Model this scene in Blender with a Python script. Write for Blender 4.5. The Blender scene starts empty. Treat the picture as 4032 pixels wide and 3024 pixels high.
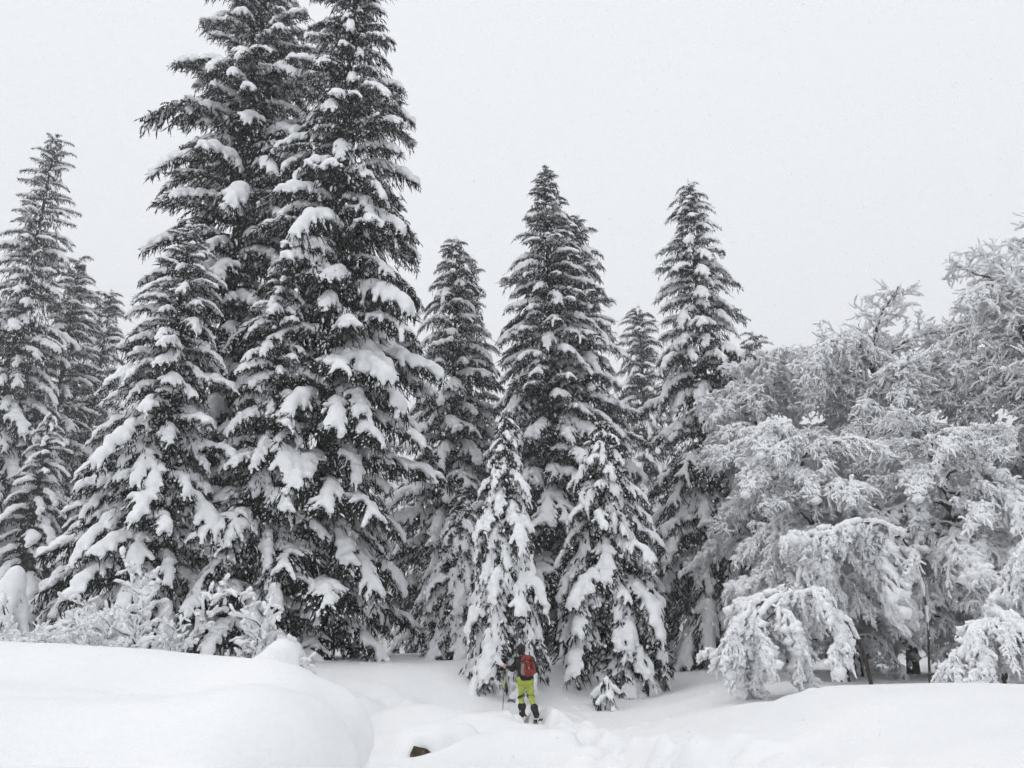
import bpy, math, random
import numpy as np
from mathutils import Vector, Matrix

# ------------------------------------------------------------------ camera, sky, sun, exposure
scene = bpy.context.scene
C = scene.collection
PITCH = math.radians(17.4)
EYE = 1.6
FPX = 819.0
cam_d = bpy.data.cameras.new('camera')
cam = bpy.data.objects.new('camera', cam_d)
C.objects.link(cam)
cam.location = (0, 0, EYE)
cam.rotation_euler = (math.pi / 2 + PITCH, 0, 0)
cam_d.sensor_width = 36
cam_d.lens = 36 * FPX / 1024
cam_d.clip_start = 0.05
cam_d.clip_end = 3000
scene.camera = cam

world = bpy.data.worlds.new('World')
scene.world = world
world.use_nodes = True
nt = world.node_tree
nt.nodes.clear()
SUN_EL, SUN_ROT = math.radians(58), math.radians(250)
sky = nt.nodes.new('ShaderNodeTexSky')
sky.sky_type = 'NISHITA'
sky.sun_disc = False
sky.sun_elevation = SUN_EL
sky.sun_rotation = SUN_ROT
sky.air_density = 1.0
sky.dust_density = 6.0
hs = nt.nodes.new('ShaderNodeHueSaturation')
hs.inputs['Saturation'].default_value = 0.15
hs.inputs['Value'].default_value = 0.1
nt.links.new(sky.outputs[0], hs.inputs['Color'])
mx = nt.nodes.new('ShaderNodeMix')
mx.data_type = 'RGBA'
mx.inputs[0].default_value = 0.92              # closed snow cloud: the blue hardly comes through
nt.links.new(hs.outputs[0], mx.inputs[6])
mx.inputs[7].default_value = (1.0, 1.025, 1.07, 1)
bg = nt.nodes.new('ShaderNodeBackground')
nt.links.new(mx.outputs[2], bg.inputs['Color'])
bg.inputs['Strength'].default_value = 1.0
wo = nt.nodes.new('ShaderNodeOutputWorld')
nt.links.new(bg.outputs[0], wo.inputs['Surface'])

sun_d = bpy.data.lights.new('sun', 'SUN')
sun_d.energy = 0.75
sun_d.angle = math.radians(45)
sun_d.color = (1.0, 0.985, 0.96)
sun = bpy.data.objects.new('sun', sun_d)
C.objects.link(sun)
sun.rotation_euler = (math.pi / 2 - SUN_EL, 0, math.radians(-70))   # high behind the viewer, slightly to one side

vs = scene.view_settings
vs.view_transform = 'Standard'
vs.look = 'None'
vs.exposure = 0.0
vs.gamma = 1.0
vs.use_curve_mapping = False
cy = scene.cycles
cy.max_bounces = 5
cy.diffuse_bounces = 4
cy.glossy_bounces = 1
cy.transmission_bounces = 1
cy.volume_bounces = 0
cy.caustics_reflective = False
cy.caustics_refractive = False
cy.use_denoising = True
cy.use_adaptive_sampling = True
cy.adaptive_threshold = 0.07
cy.adaptive_min_samples = 16
try:
    cy.denoising_prefilter = 'FAST'
except Exception:
    pass

# ------------------------------------------------------------------ helpers
rng = np.random.default_rng(11)
R = random.Random(5)


def at(px, py, Y):
    """World point seen at pixel (px, py) of the 1024x768 frame, Y metres in front of the camera."""
    dx, dy = (px - 512) / FPX, (384 - py) / FPX
    fwd = math.cos(PITCH) - dy * math.sin(PITCH)
    up = math.sin(PITCH) + dy * math.cos(PITCH)
    s = Y / fwd
    return Vector((dx * s, Y, EYE + up * s))


def sst(a, b, x):
    t = np.clip((x - a) / (b - a), 0, 1)
    return t * t * (3 - 2 * t)


class SinNoise:
    def __init__(self, seed, n=10, lo=1.0, hi=3.0, dim=3):
        g = np.random.default_rng(seed)
        d = g.normal(size=(n, dim))
        d /= np.linalg.norm(d, axis=1)[:, None]
        f = np.exp(g.uniform(math.log(lo), math.log(hi), n))
        self.k = d * f[:, None]
        self.p = g.uniform(0, 6.283, n)
        self.a = (lo / f) ** 0.8
        self.a /= np.sqrt((self.a ** 2).sum() / 2)

    def __call__(self, *xyz):
        out = 0
        for k, p, a in zip(self.k, self.p, self.a):
            ph = p
            for c, x in zip(k, xyz):
                ph = ph + c * x
            out = out + a * np.sin(ph)
        return out


def mesh_np(name, V, F, mats, mi=None, smooth=True):
    """One mesh from a vertex array and a list of face arrays (each n x 3 or n x 4)."""
    me = bpy.data.meshes.new(name)
    if not isinstance(F, (list, tuple)):
        F = [F]
    F = [f for f in F if len(f)]
    V = np.asarray(V, np.float32)
    me.vertices.add(len(V))
    me.vertices.foreach_set('co', V.ravel())
    nl = sum(f.size for f in F)
    npoly = sum(len(f) for f in F)
    me.loops.add(nl)
    me.loops.foreach_set('vertex_index', np.concatenate([f.ravel() for f in F]).astype(np.int32))
    me.polygons.add(npoly)
    sizes = np.concatenate([np.full(len(f), f.shape[1], np.int32) for f in F])
    starts = np.concatenate([[0], np.cumsum(sizes)[:-1]]).astype(np.int32)
    me.polygons.foreach_set('loop_start', starts)
    try:
        me.polygons.foreach_set('loop_total', sizes)
    except Exception:
        pass
    if not isinstance(mats, (list, tuple)):
        mats = [mats]
    for m in mats:
        me.materials.append(m)
    if mi is not None:
        me.polygons.foreach_set('material_index', np.asarray(mi, np.int32))
    me.polygons.foreach_set('use_smooth', np.full(npoly, bool(smooth)))
    me.update(calc_edges=True)
    me.validate()
    return me


def obj(name, data, parent=None, loc=None, rot=None, scl=None):
    o = bpy.data.objects.new(name, data)
    if name in ('snow_load', 'trunk_snow'):
        o['kind'] = 'stuff'
    C.objects.link(o)
    if parent is not None:
        o.parent = parent
    if loc is not None:
        o.location = loc
    if rot is not None:
        o.rotation_euler = rot
    if scl is not None:
        o.scale = scl
    return o


def thing(name, label, cat, loc=(0, 0, 0), rz=0, group=None):
    o = obj(name, None, None, loc, (0, 0, rz))
    o.empty_display_size = 0.3
    tag(o, label, cat, group)
    return o


def tag(o, label=None, cat=None, group=None, kind=None):
    if label:
        o['label'] = label
    if cat:
        o['category'] = cat
    if group:
        o['group'] = group
    if kind:
        o['kind'] = kind
    return o


def surface_nets(D, o, h):
    """Quads around the zero level of the distance grid D (negative inside)."""
    ins = D < 0
    c = np.zeros(tuple(s - 1 for s in D.shape), np.int8)
    offs = [(i, j, k) for i in (0, 1) for j in (0, 1) for k in (0, 1)]
    nx, ny, nz = c.shape
    for (i, j, k) in offs:
        c += ins[i:i + nx, j:j + ny, k:k + nz]
    act = (c > 0) & (c < 8)
    I, J, K = np.nonzero(act)
    idx = np.full(c.shape, -1, np.int64)
    idx[I, J, K] = np.arange(len(I))
    P = np.zeros((len(I), 3))
    n = np.zeros(len(I))
    vals = {of: D[I + of[0], J + of[1], K + of[2]] for of in offs}
    for a in offs:
        for ax in range(3):
            if a[ax] == 0:
                b = list(a)
                b[ax] = 1
                b = tuple(b)
                da, db = vals[a], vals[b]
                m = (da < 0) != (db < 0)
                t = np.where(m, da / np.where(m, da - db, 1), 0)
                p = np.array(a, float)[None] + (np.array(b, float) - np.array(a, float))[None] * t[:, None]
                P += np.where(m[:, None], p, 0)
                n += m
    P = P / np.maximum(n, 1)[:, None] + np.stack([I, J, K], 1)
    V = np.asarray(o)[None] + P * h
    quads = []
    for ax in range(3):
        u, v = (ax + 1) % 3, (ax + 2) % 3
        sl0 = [slice(1, -1)] * 3
        sl1 = [slice(1, -1)] * 3
        sl0[ax] = slice(0, -1)
        sl1[ax] = slice(1, None)
        A, B = ins[tuple(sl0)], ins[tuple(sl1)]
        m = A != B
        g = list(np.nonzero(m))
        flip = ~A[m]
        base = [g[0], g[1], g[2]]
        for q in range(3):
            if q != ax:
                base[q] = base[q] + 1

        def cell(du, dv):
            b = [base[0], base[1], base[2]]
            b[u] = b[u] + du
            b[v] = b[v] + dv
            return idx[b[0], b[1], b[2]]
        q = np.stack([cell(-1, -1), cell(0, -1), cell(0, 0), cell(-1, 0)], 1)
        q[flip] = q[flip][:, ::-1]
        quads.append(q)
    Q = np.concatenate(quads)
    Q = Q[(Q >= 0).all(1)]
    return V, Q


class Field:
    """Smooth union of tapered capsules on a grid."""

    def __init__(self, lo, hi, h, k=30.0):
        self.lo = np.asarray(lo, float)
        self.h = h
        self.k = k
        self.n = np.ceil((np.asarray(hi, float) - self.lo) / h).astype(int) + 1
        self.S = np.zeros(self.n, np.float32)
        self.ax = [self.lo[i] + h * np.arange(self.n[i]) for i in range(3)]

    def cap(self, p0, p1, r0, r1=None, below=1.0, above=1.0, sx=1.0, sy=1.0, sub=False):
        if r1 is None:
            r1 = r0
        p0 = np.asarray(p0, float)
        p1 = np.asarray(p1, float)
        rm = max(r0, r1) * max(1, 1 / below, 1 / above, 1 / sx, 1 / sy) + 6.0 / self.k
        lo = np.floor((np.minimum(p0, p1) - rm - self.lo) / self.h).astype(int)
        hi = np.ceil((np.maximum(p0, p1) + rm - self.lo) / self.h).astype(int) + 1
        lo = np.clip(lo, 0, self.n)
        hi = np.clip(hi, 0, self.n)
        if (hi <= lo).any():
            return
        X = self.ax[0][lo[0]:hi[0]][:, None, None]
        Y = self.ax[1][lo[1]:hi[1]][None, :, None]
        Z = self.ax[2][lo[2]:hi[2]][None, None, :]
        d = p1 - p0
        L2 = max(float(d @ d), 1e-9)
        t = ((X - p0[0]) * d[0] + (Y - p0[1]) * d[1] + (Z - p0[2]) * d[2]) / L2
        t = np.clip(t, 0, 1)
        dx = (X - p0[0] - t * d[0]) * sx
        dy = (Y - p0[1] - t * d[1]) * sy
        dz = Z - p0[2] - t * d[2]
        dz = np.where(dz < 0, dz * below, dz * above)
        dist = np.sqrt(dx * dx + dy * dy + dz * dz) - (r0 + (r1 - r0) * t)
        e = np.exp(np.clip(-self.k * dist, -30, 60)).astype(np.float32)
        s = self.S[lo[0]:hi[0], lo[1]:hi[1], lo[2]:hi[2]]
        if sub:
            s *= np.clip(1 - np.exp(np.clip(-self.k * dist, -30, 0)), 0.0, 1)
        else:
            s += e

    def dist(self):
        return -np.log(self.S + 1e-12) / self.k

    def grid(self):
        return np.meshgrid(*self.ax, indexing='ij', sparse=True)

    def mesh(self, name, mats, noise=None, amp=0.0, D=None):
        if D is None:
            D = self.dist()
        if noise is not None:
            D = D + amp * noise(*self.grid())
        V, Q = surface_nets(D, self.lo, self.h)
        return mesh_np(name, V, Q, mats)


def tube_batch(P, r, sides):
    """Tubes round a batch of polylines P (N, n, 3) with radii r (N, n); returns verts, quads."""
    N, n, _ = P.shape
    T = np.gradient(P, axis=1)
    T /= np.linalg.norm(T, axis=2, keepdims=True) + 1e-9
    ref = np.where(np.abs(T[..., 2:3]) > 0.9, np.array([1.0, 0, 0]), np.array([0, 0, 1.0]))
    U = np.cross(T, ref)
    U /= np.linalg.norm(U, axis=2, keepdims=True) + 1e-9
    W = np.cross(U, T)
    a = np.linspace(0, 2 * math.pi, sides, endpoint=False)
    ring = P[:, :, None, :] + r[:, :, None, None] * (np.cos(a)[None, None, :, None] * U[:, :, None, :] + np.sin(a)[None, None, :, None] * W[:, :, None, :])
    V = ring.reshape(-1, 3)
    i = np.arange(N)[:, None, None] * n * sides + np.arange(n - 1)[None, :, None] * sides
    s = np.arange(sides)[None, None, :]
    s2 = (s + 1) % sides
    Q = np.stack([i + s, i + s2, i + sides + s2, i + sides + s], -1).reshape(-1, 4)
    return V, Q


class Soup:
    def __init__(self):
        self.V, self.F, self.n = [], [], 0

    def add(self, V, F):
        V = np.asarray(V)
        self.V.append(V)
        for f in (F if isinstance(F, (list, tuple)) else [F]):
            self.F.append(np.asarray(f) + self.n)
        self.n += len(V)

    def mesh(self, name, mats, smooth=True):
        t3 = [f for f in self.F if f.shape[1] == 3]
        t4 = [f for f in self.F if f.shape[1] == 4]
        fs = []
        if t3:
            fs.append(np.concatenate(t3))
        if t4:
            fs.append(np.concatenate(t4))
        return mesh_np(name, np.concatenate(self.V), fs, mats, smooth=smooth)


def twiglets(soup, P, D, L, g, needle=0.036, width=0.022, stations=4, fat=0.020):
    """Short needle-clad twigs: a spindle-shaped core roughened by rings of flat needles."""
    N = len(P)
    D = D / (np.linalg.norm(D, axis=1, keepdims=True) + 1e-9)
    ref = np.where(np.abs(D[:, 2:3]) > 0.9, np.array([1.0, 0, 0]), np.array([0, 0, 1.0]))
    U = np.cross(D, ref)
    U /= np.linalg.norm(U, axis=1, keepdims=True) + 1e-9
    W = np.cross(U, D)
    s = (np.arange(stations) + 0.5) / stations
    ns = 3
    ang = g.uniform(0, 6.283, (N, stations, 1)) + np.arange(ns)[None, None, :] * (2 * math.pi / ns) + g.uniform(-.4, .4, (N, stations, ns))
    perp = np.cos(ang)[..., None] * U[:, None, None, :] + np.sin(ang)[..., None] * W[:, None, None, :]
    base = P[:, None, None, :] + D[:, None, None, :] * (L[:, None] * s[None])[:, :, None, None]
    nl = needle * (1.15 - 0.45 * s)[None, :, None, None] * g.uniform(.7, 1.25, (N, stations, ns, 1))
    tip = base + (perp * 0.7 + D[:, None, None, :] * 0.75) * nl
    hw = D[:, None, None, :] * width * 0.5
    V = np.stack([base - hw + 0 * tip, base + hw + 0 * tip, tip], 3).reshape(-1, 3)
    soup.add(V, np.arange(len(V)).reshape(-1, 3))
    k = np.arange(3) * 2.0944
    circ = np.cos(k)[None, :, None] * U[:, None, :] + np.sin(k)[None, :, None] * W[:, None, :]
    ft = fat * g.uniform(.7, 1.3, (N, 1, 1))
    r0 = P[:, None, :] + .35 * ft * circ
    r1 = (P + D * (L * .45)[:, None])[:, None, :] + ft * circ
    end = (P + D * L[:, None])[:, None, :]
    V = np.concatenate([r0, r1, end], 1).reshape(-1, 3)
    b0 = np.arange(N)[:, None] * 7
    F4 = np.concatenate([np.concatenate([b0 + i, b0 + (i + 1) % 3, b0 + 3 + (i + 1) % 3, b0 + 3 + i], 1) for i in range(3)])
    F3 = np.concatenate([np.concatenate([b0 + 3 + i, b0 + 3 + (i + 1) % 3, b0 + 6], 1) for i in range(3)])
    soup.add(V, [F3, F4])


OCT_V = np.array([[1, 0, 0], [-1, 0, 0], [0, 1, 0], [0, -1, 0], [0, 0, 1], [0, 0, -1]], float)
OCT_F = np.array([[0, 2, 4], [2, 1, 4], [1, 3, 4], [3, 0, 4], [2, 0, 5], [1, 2, 5], [3, 1, 5], [0, 3, 5]])


def blobs(soup, P, S, jitter=None):
    """Small snow lumps (octahedra, smooth shaded): centres P (N,3), half sizes S (N,3)."""
    V = P[:, None, :] + OCT_V[None] * S[:, None, :]
    if jitter is not None:
        V = V + jitter
    F = (np.arange(len(P))[:, None, None] * 6 + OCT_F[None]).reshape(-1, 3)
    soup.add(V.reshape(-1, 3), F)


# ------------------------------------------------------------------ materials
def principled(name, col, rough=0.8, spec=0.2):
    m = bpy.data.materials.new(name)
    m.use_nodes = True
    b = m.node_tree.nodes['Principled BSDF']
    b.inputs['Base Color'].default_value = (*col, 1)
    b.inputs['Roughness'].default_value = rough
    b.inputs['Specular IOR Level'].default_value = spec
    return m, m.node_tree, b


def noise_colour(m, b, c1, c2, scale, detail=3, coord='Object', bump=0.0, bscale=None):
    n = m.node_tree
    tc = n.nodes.new('ShaderNodeTexCoord')
    nz = n.nodes.new('ShaderNodeTexNoise')
    nz.inputs['Scale'].default_value = scale
    nz.inputs['Detail'].default_value = detail
    n.links.new(tc.outputs[coord], nz.inputs['Vector'])
    rp = n.nodes.new('ShaderNodeValToRGB')
    rp.color_ramp.elements[0].position = 0.35
    rp.color_ramp.elements[1].position = 0.65
    rp.color_ramp.elements[0].color = (*c1, 1)
    rp.color_ramp.elements[1].color = (*c2, 1)
    n.links.new(nz.outputs['Fac'], rp.inputs[0])
    n.links.new(rp.outputs[0], b.inputs['Base Color'])
    if bump:
        nb = n.nodes.new('ShaderNodeTexNoise')
        nb.inputs['Scale'].default_value = bscale or scale * 4
        nb.inputs['Detail'].default_value = 4
        n.links.new(tc.outputs[coord], nb.inputs['Vector'])
        bp = n.nodes.new('ShaderNodeBump')
        bp.inputs['Strength'].default_value = bump
        bp.inputs['Distance'].default_value = 0.02
        n.links.new(nb.outputs['Fac'], bp.inputs['Height'])
        n.links.new(bp.outputs[0], b.inputs['Normal'])
    return m


m, _, b = principled('snow_on_branches', (.88, .89, .91), 0.75, 0.1)
M_SNOW = noise_colour(m, b, (.83, .84, .855), (.87, .875, .885), 3.0, bump=0.35, bscale=14)
m, _, b = principled('ground_snow', (.90, .91, .925), 0.7, 0.1)
M_GROUND = noise_colour(m, b, (.83, .838, .85), (.86, .865, .872), 0.7, bump=0.45, bscale=22)
m, n_, b = principled('spruce_needles', (.03, .036, .03), 0.9, 0.0)
M_NEEDLE = noise_colour(m, b, (.014, .018, .015), (.034, .038, .031), 2.5)
m, _, b = principled('bark', (.06, .05, .042), 0.9, 0.1)
M_BARK = noise_colour(m, b, (.035, .030, .026), (.085, .072, .060), 9, bump=0.5, bscale=25)
m, _, b = principled('twig_bark', (.07, .06, .052), 0.9, 0.1)
M_TWIG = noise_colour(m, b, (.06, .052, .045), (.13, .115, .10), 4)


# ------------------------------------------------------------------ ground
gn1 = SinNoise(3, 12, 0.25, 0.9, 2)
gn2 = SinNoise(4, 14, 1.0, 3.2, 2)
gn3 = SinNoise(8, 22, 6.0, 16.0, 2)


def bump(x, y, cx, cy, rx, ry, h, p=2.0):
    q = ((x - cx) / rx) ** 2 + ((y - cy) / ry) ** 2
    return h * np.exp(-q ** (p / 2))


_cg = random.Random(3)
CLUMPS = [(_cg.uniform(-4, 6), _cg.uniform(12.5, 22), _cg.uniform(.05, .16), _cg.choice((-.05, .03, .05, -.03)) * _cg.uniform(.6, 1.3)) for _ in range(90)]


def gh(x, y):
    """Height of the snow surface."""
    x = np.asarray(x, float)
    y = np.asarray(y, float)
    left = 1.12 * sst(-3.0, -7.5, x + 0.10 * (y - 18)) * sst(7, 13, y)
    back = 1.08 * sst(20.6, 24.2, y - 0.45 * np.clip(x, -6, 8)) * (1 - 0.55 * sst(0.5, 7, x))
    right = 0.87 * sst(1.3, 4.8, x - 0.10 * (y - 12)) * (1 - 0.42 * sst(12.5, 17.5, y)) * sst(1.5, 5, y)
    k = 5.0
    z = np.log(np.exp(k * left) + np.exp(k * back) + np.exp(k * right) + 1.0) / k - math.log(4) / k * np.exp(-3 * np.maximum(np.maximum(left, back), right))
    z = z + 0.06 * gn1(x, y) * sst(4, 9, y) + 0.034 * gn2(x, y)
    # pillow humps in the trough
    z = z + bump(x, y, -0.6, 15.4, 1.15, 0.8, 0.44) + bump(x, y, 0.1, 12.9, 1.1, 0.7, 0.30) + bump(x, y, -1.9, 18.4, 1.5, 0.7, 0.34) - bump(x, y, -1.6, 16.9, 1.2, .5, .14) - bump(x, y, -.3, 14.1, 1.0, .4, .12)
    z = z + bump(x, y, -0.95, 13.9, 0.8, 0.6, 0.34) + bump(x, y, 6.2, 11.6, 3.2, 1.3, 0.16) - bump(x, y, 2.6, 7.0, 1.5, 2.5, 0.10)
    z = z - bump(x, y, -1.35, 20.6, 0.42, 0.36, 0.22) + bump(x, y, -2.0, 22.0, 1.2, .8, .15)
    # the trodden track winding to the skier's feet
    tx = 0.44 + 0.9 * sst(18.5, 14, y) + 0.6 * sst(14, 9, y)
    tr = np.exp(-((x - tx) / 0.42) ** 2) * sst(6, 8, y) * (1 - sst(20.3, 21.5, y))
    z = z - 0.24 * tr + 0.10 * np.exp(-((np.abs(x - tx) - 0.62) / 0.3) ** 2) * sst(6, 8, y) * (1 - sst(20.3, 21.3, y))
    churn = np.exp(-((x - tx - .15) / 0.85) ** 2) * sst(6, 9, y) * (1 - sst(20.3, 21.3, y)) + 0.7 * bump(x, y, -3.1, 20.6, 1.3, 0.35, 1)
    for so in (-.13, .13):                      # the two pressed ski lines
        z = z - .07 * np.exp(-((x - tx - so) / .055) ** 2) * sst(6, 8, y) * (1 - sst(20.3, 21.0, y))
    nn = gn3(x, y)
    z = z + churn * (0.05 * nn + 0.07 * np.maximum(nn - .5, 0) - .05 * np.maximum(-nn - .6, 0))
    for k in range(34):                         # boot and ski holes along the track
        fy = 8.2 + k * .36
        fx = 0.44 + 0.9 * sst(18.5, 14, fy) + 0.6 * sst(14, 9, fy) + (.17 if k % 2 else -.17)
        if fy < 20:
            z = z - bump(x, y, fx, fy, .12, .17, .10, 3)
    for cx, cy_, r_, h_ in CLUMPS:
        z = z + bump(x, y, cx, cy_, r_, r_, h_, 2.6)
    # hills rising far behind the forest
    z = z + 22 * sst(70, 330, np.hypot(x, y))
    return z


def lin(segs):
    out = []
    for a, b, n in segs:
        out.append(np.linspace(a, b, n, endpoint=False))
    return np.concatenate(out + [[segs[-1][1]]])


xs = lin([(-420, -60, 12), (-60, -12, 50), (-12, -4, 60), (-4, -.6, 62), (-.6, 2.6, 110), (2.6, 5, 44), (5, 14, 60), (14, 60, 50), (60, 420, 12)])
ys = lin([(-40, 2, 14), (2, 8, 40), (8, 22, 260), (22, 30, 50), (30, 80, 40), (80, 420, 14)])
GX, GY = np.meshgrid(xs, ys, indexing='ij')
GZ = gh(GX, GY)
V = np.stack([GX, GY, GZ], -1).reshape(-1, 3)
i = np.arange(len(xs) - 1)[:, None] * len(ys) + np.arange(len(ys) - 1)[None]
Q = np.stack([i, i + len(ys), i + len(ys) + 1, i + 1], -1).reshape(-1, 4)
ground = obj('snowy_ground', mesh_np('snowy_ground', V, Q, M_GROUND))
tag(ground, kind='structure')


def gz(x, y):
    return float(gh(x, y))


# foreground snow bank: pillows of snow heaped over each other, with a rounded lip towards the trough
def snow_bank():
    f = Field((-11.5, 1.8, -0.3), (-0.5, 11.5, 2.3), 0.07, 5.5)
    f.cap((-11, 4.4, 0.02), (-2.15, 4.9, 0.12), 0.88, 0.78, below=.6)
    f.cap((-11, 6.1, 0.42), (-2.0, 6.45, 0.40), 0.88, 0.76, below=.7)
    f.cap((-11, 7.8, 0.62), (-2.6, 7.4, 0.40), 0.80, 0.74, below=.7)
    f.cap((-11, 9.4, 0.74), (-2.45, 8.6, 0.64), 0.92, 0.82, below=.7)
    f.cap((-1.75, 6.2, 0.70), (-1.62, 6.5, 0.66), 0.46, 0.42, below=1)
    f.cap((-2.1, 7.9, 0.82), (-1.74, 8.2, 0.72), 0.52, 0.48, below=1)
    D = f.dist() + 0.05 * SinNoise(21, 12, 0.5, 2.4)(*f.grid())
    X, Y, Z = f.grid()
    rough = np.exp(-((Z - 0.35) / 0.45) ** 2) * (X > -4)
    D = D + 0.010 * rough * SinNoise(22, 14, 7, 20)(X, Y, Z) + .006 * SinNoise(23, 16, 4, 14)(X, Y, Z)
    return f.mesh('snow_bank', M_GROUND, D=D)


bank = obj('snow_bank', snow_bank())
tag(bank, kind='structure')

# ------------------------------------------------------------------ spruce boughs
def make_bough(seed, L, width, rise, droop, hang, snow, cover=0.9, nlat=20, vox=0.033, low=False, fleck=240, tw_step=0.052, power=2.0, bare=.22, thick=1.0):
    g = np.random.default_rng(seed)
    lat_drop = g.uniform(.45, .8)
    wob = g.uniform(-.14, .14)
    power = power * g.uniform(.9, 1.6)

    def axis(t):
        t = np.asarray(t, float)
        return np.stack([L * t * (1 - 0.08 * droop * t * t), L * wob * t * t + .03 * L * np.sin(t * 5 + seed), L * (rise * t - droop * t ** power)], -1)
    sn = Soup()
    nd = Soup()
    P, D, Ln = [], [], []
    at_ = np.linspace(0, 1, 9)
    A = axis(at_)
    bV, bQ = tube_batch(A[None], (0.035 * L / 2.4 * (1 - .8 * at_))[None], 5 if not low else 3)
    nd.add(bV, bQ)
    lo = np.array([-.25, -width - .5, L * min(0, rise - droop) - .6 - lat_drop * width])
    hi = np.array([L + .4, width + .5, L * max(rise, .1) + .5])
    f = Field(lo, hi, vox, 46 if not low else 20)
    # snow along the axis, thickest past the middle; near the trunk the boughs above keep it off
    k = 18
    tt = np.linspace(bare, 1.0, k)
    prof = (0.35 + 0.8 * np.sin(np.pi * np.clip((tt - bare) * 0.85 + .12, 0, 1))) * g.uniform(.55, 1.4, k)
    AP = axis(tt)
    for q in range(k - 1):
        if g.random() < cover or q > k - 6:
            f.cap(AP[q] + [0, 0, snow * .45], AP[q + 1] + [0, 0, snow * .45], snow * prof[q], snow * prof[q + 1], below=2.0, above=1.2)
    latP = []
    ts = np.linspace(.08, .99, nlat)
    for t in ts:
        for sd in (-1, 1):
            tj = np.clip(t + g.uniform(-.03, .03), 0.04, 1)
            wl = width * (0.42 + 0.62 * math.sin(math.pi * min(1, tj * .85 + .12))) * g.uniform(.5, 1.15)
            ang = math.radians(g.uniform(42, 75) * (1 - .35 * tj))
            dirn = np.array([math.cos(ang), sd * math.sin(ang), 0])
            s = np.linspace(0, 1, 6)
            slope = rise - droop * power * tj ** (power - 1)
            pts = axis(tj)[None] + dirn[None] * (wl * s)[:, None]
            pts[:, 2] += slope * .7 * (pts[:, 0] - axis(tj)[0]) - lat_drop * wl * s ** 1.8 * g.uniform(.6, 1.4) + .03 * s
            pts[:, :2] += g.normal(0, .014, (6, 2))
            latP.append((pts, wl, sd, tj))
    LP = np.stack([p for p, *_ in latP])
    v, q = tube_batch(LP, np.tile(np.linspace(.014, .006, 6), (len(LP), 1)), 3)
    nd.add(v, q)
    S6 = np.linspace(0, 1, 6)
    for pts, wl, sd, tj in latP:
        n = max(2, int(wl / tw_step))
        s = (np.arange(n) + g.uniform(0, 1, n)) / n
        p = np.stack([np.interp(s, S6, pts[:, c]) for c in range(3)], 1)
        d = np.stack([.12 + g.normal(0, .22, n), sd * (.08 + .25 * s) + g.normal(0, .2, n), -.9 - .5 * g.random(n)], 1)
        side = g.random(n) < .18
        d[side, 2] = g.uniform(-.9, -.25, side.sum())
        d[side, 0] += .5
        P.append(p)
        D.append(d)
        Ln.append(hang * g.uniform(.3, 1.1, n) * (0.6 + .4 * s if not low else 1))
        # snow along this lateral
        if g.random() < cover and tj > bare * g.uniform(.9, 1.5):
            smax = g.uniform(.4, .95)
            kk = 5
            sq = np.linspace(0, smax, kk)
            c = np.stack([np.interp(sq, S6, pts[:, q]) for q in range(3)], 1)
            rr = snow * g.uniform(.30, .62) * (1 - .35 * sq) * (.7 + .5 * math.sin(math.pi * min(tj, 1) * .85)) * g.uniform(.75, 1.25, kk)
            for q in range(kk - 1):
                f.cap(c[q] + [0, 0, rr[q] * .5], c[q + 1] + [0, 0, rr[q + 1] * .5], rr[q], rr[q + 1], below=1.7, above=1.15)
            for _ in range(2 if not low else 1):     # fingers of snow on the drooping side twigs
                if g.random() < .8:
                    q = g.integers(1, kk)
                    e = c[q] + np.array([g.uniform(-.02, .10), sd * g.uniform(-.02, .08), -g.uniform(.05, .17)])
                    f.cap(c[q], e, min(.045, rr[q] * .8), .024, below=1.2)
    # twigs along the axis and at the tip
    n = int(L / tw_step * 1.8)
    t = g.random(n)
    p = axis(t)
    d = np.stack([.3 + g.normal(0, .3, n), g.normal(0, .55, n), -1.0 + .35 * g.normal(size=n)], 1)
    P.append(p)
    D.append(d)
    Ln.append(hang * g.uniform(.4, 1.15, n))
    n = 9 if not low else 4
    P.append(np.tile(axis(1.0), (n, 1)) + g.normal(0, .02, (n, 3)))
    D.append(np.stack([np.full(n, .6), g.normal(0, .4, n), g.uniform(-1.3, -.4, n)], 1))
    Ln.append(hang * g.uniform(.4, .7, n))
    P, D, Ln = np.concatenate(P), np.concatenate(D), np.concatenate(Ln)
    if low:
        twiglets(nd, P, D, Ln * 1.2, g, needle=.08, width=.06, stations=1, fat=.05)
    else:
        twiglets(nd, P, D, Ln, g, fat=.019 * thick)
    # flecks of snow caught on the hanging twigs
    if fleck:
        w = g.choice(len(P), fleck)
        Dn = D[w] / np.linalg.norm(D[w], axis=1, keepdims=True)
        a0 = g.uniform(.0, .4, fleck)
        c0 = P[w] + Dn * (Ln[w] * a0)[:, None] + np.stack([g.normal(0, .012, fleck), g.normal(0, .012, fleck), np.full(fleck, .022)], 1)
        c1 = c0 + Dn * (Ln[w] * g.uniform(.2, .5, fleck))[:, None]
        rr = g.uniform(.012, .030, fleck)
        pts = np.stack([c0, (c0 * .6 + c1 * .4) + [0, 0, .008], c1], 1)
        v, q = tube_batch(pts, np.stack([rr * .4, rr, rr * .25], 1), 4)
        sn.add(v, q)
    nz_ = SinNoise(seed + 100, 16, 6, 34)(*f.grid())
    Df = f.dist() + snow * .17 * nz_
    v, q = surface_nets(Df, f.lo, f.h)
    sn.add(v, q)
    return {'needles': nd, 'snow': sn, 'L': L}


def finish(b, name):
    return {'L': b['L'], 'needles': b['needles'].mesh(name, [M_NEEDLE]), 'snow': b['snow'].mesh(name + '_snow', [M_SNOW])}


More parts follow.
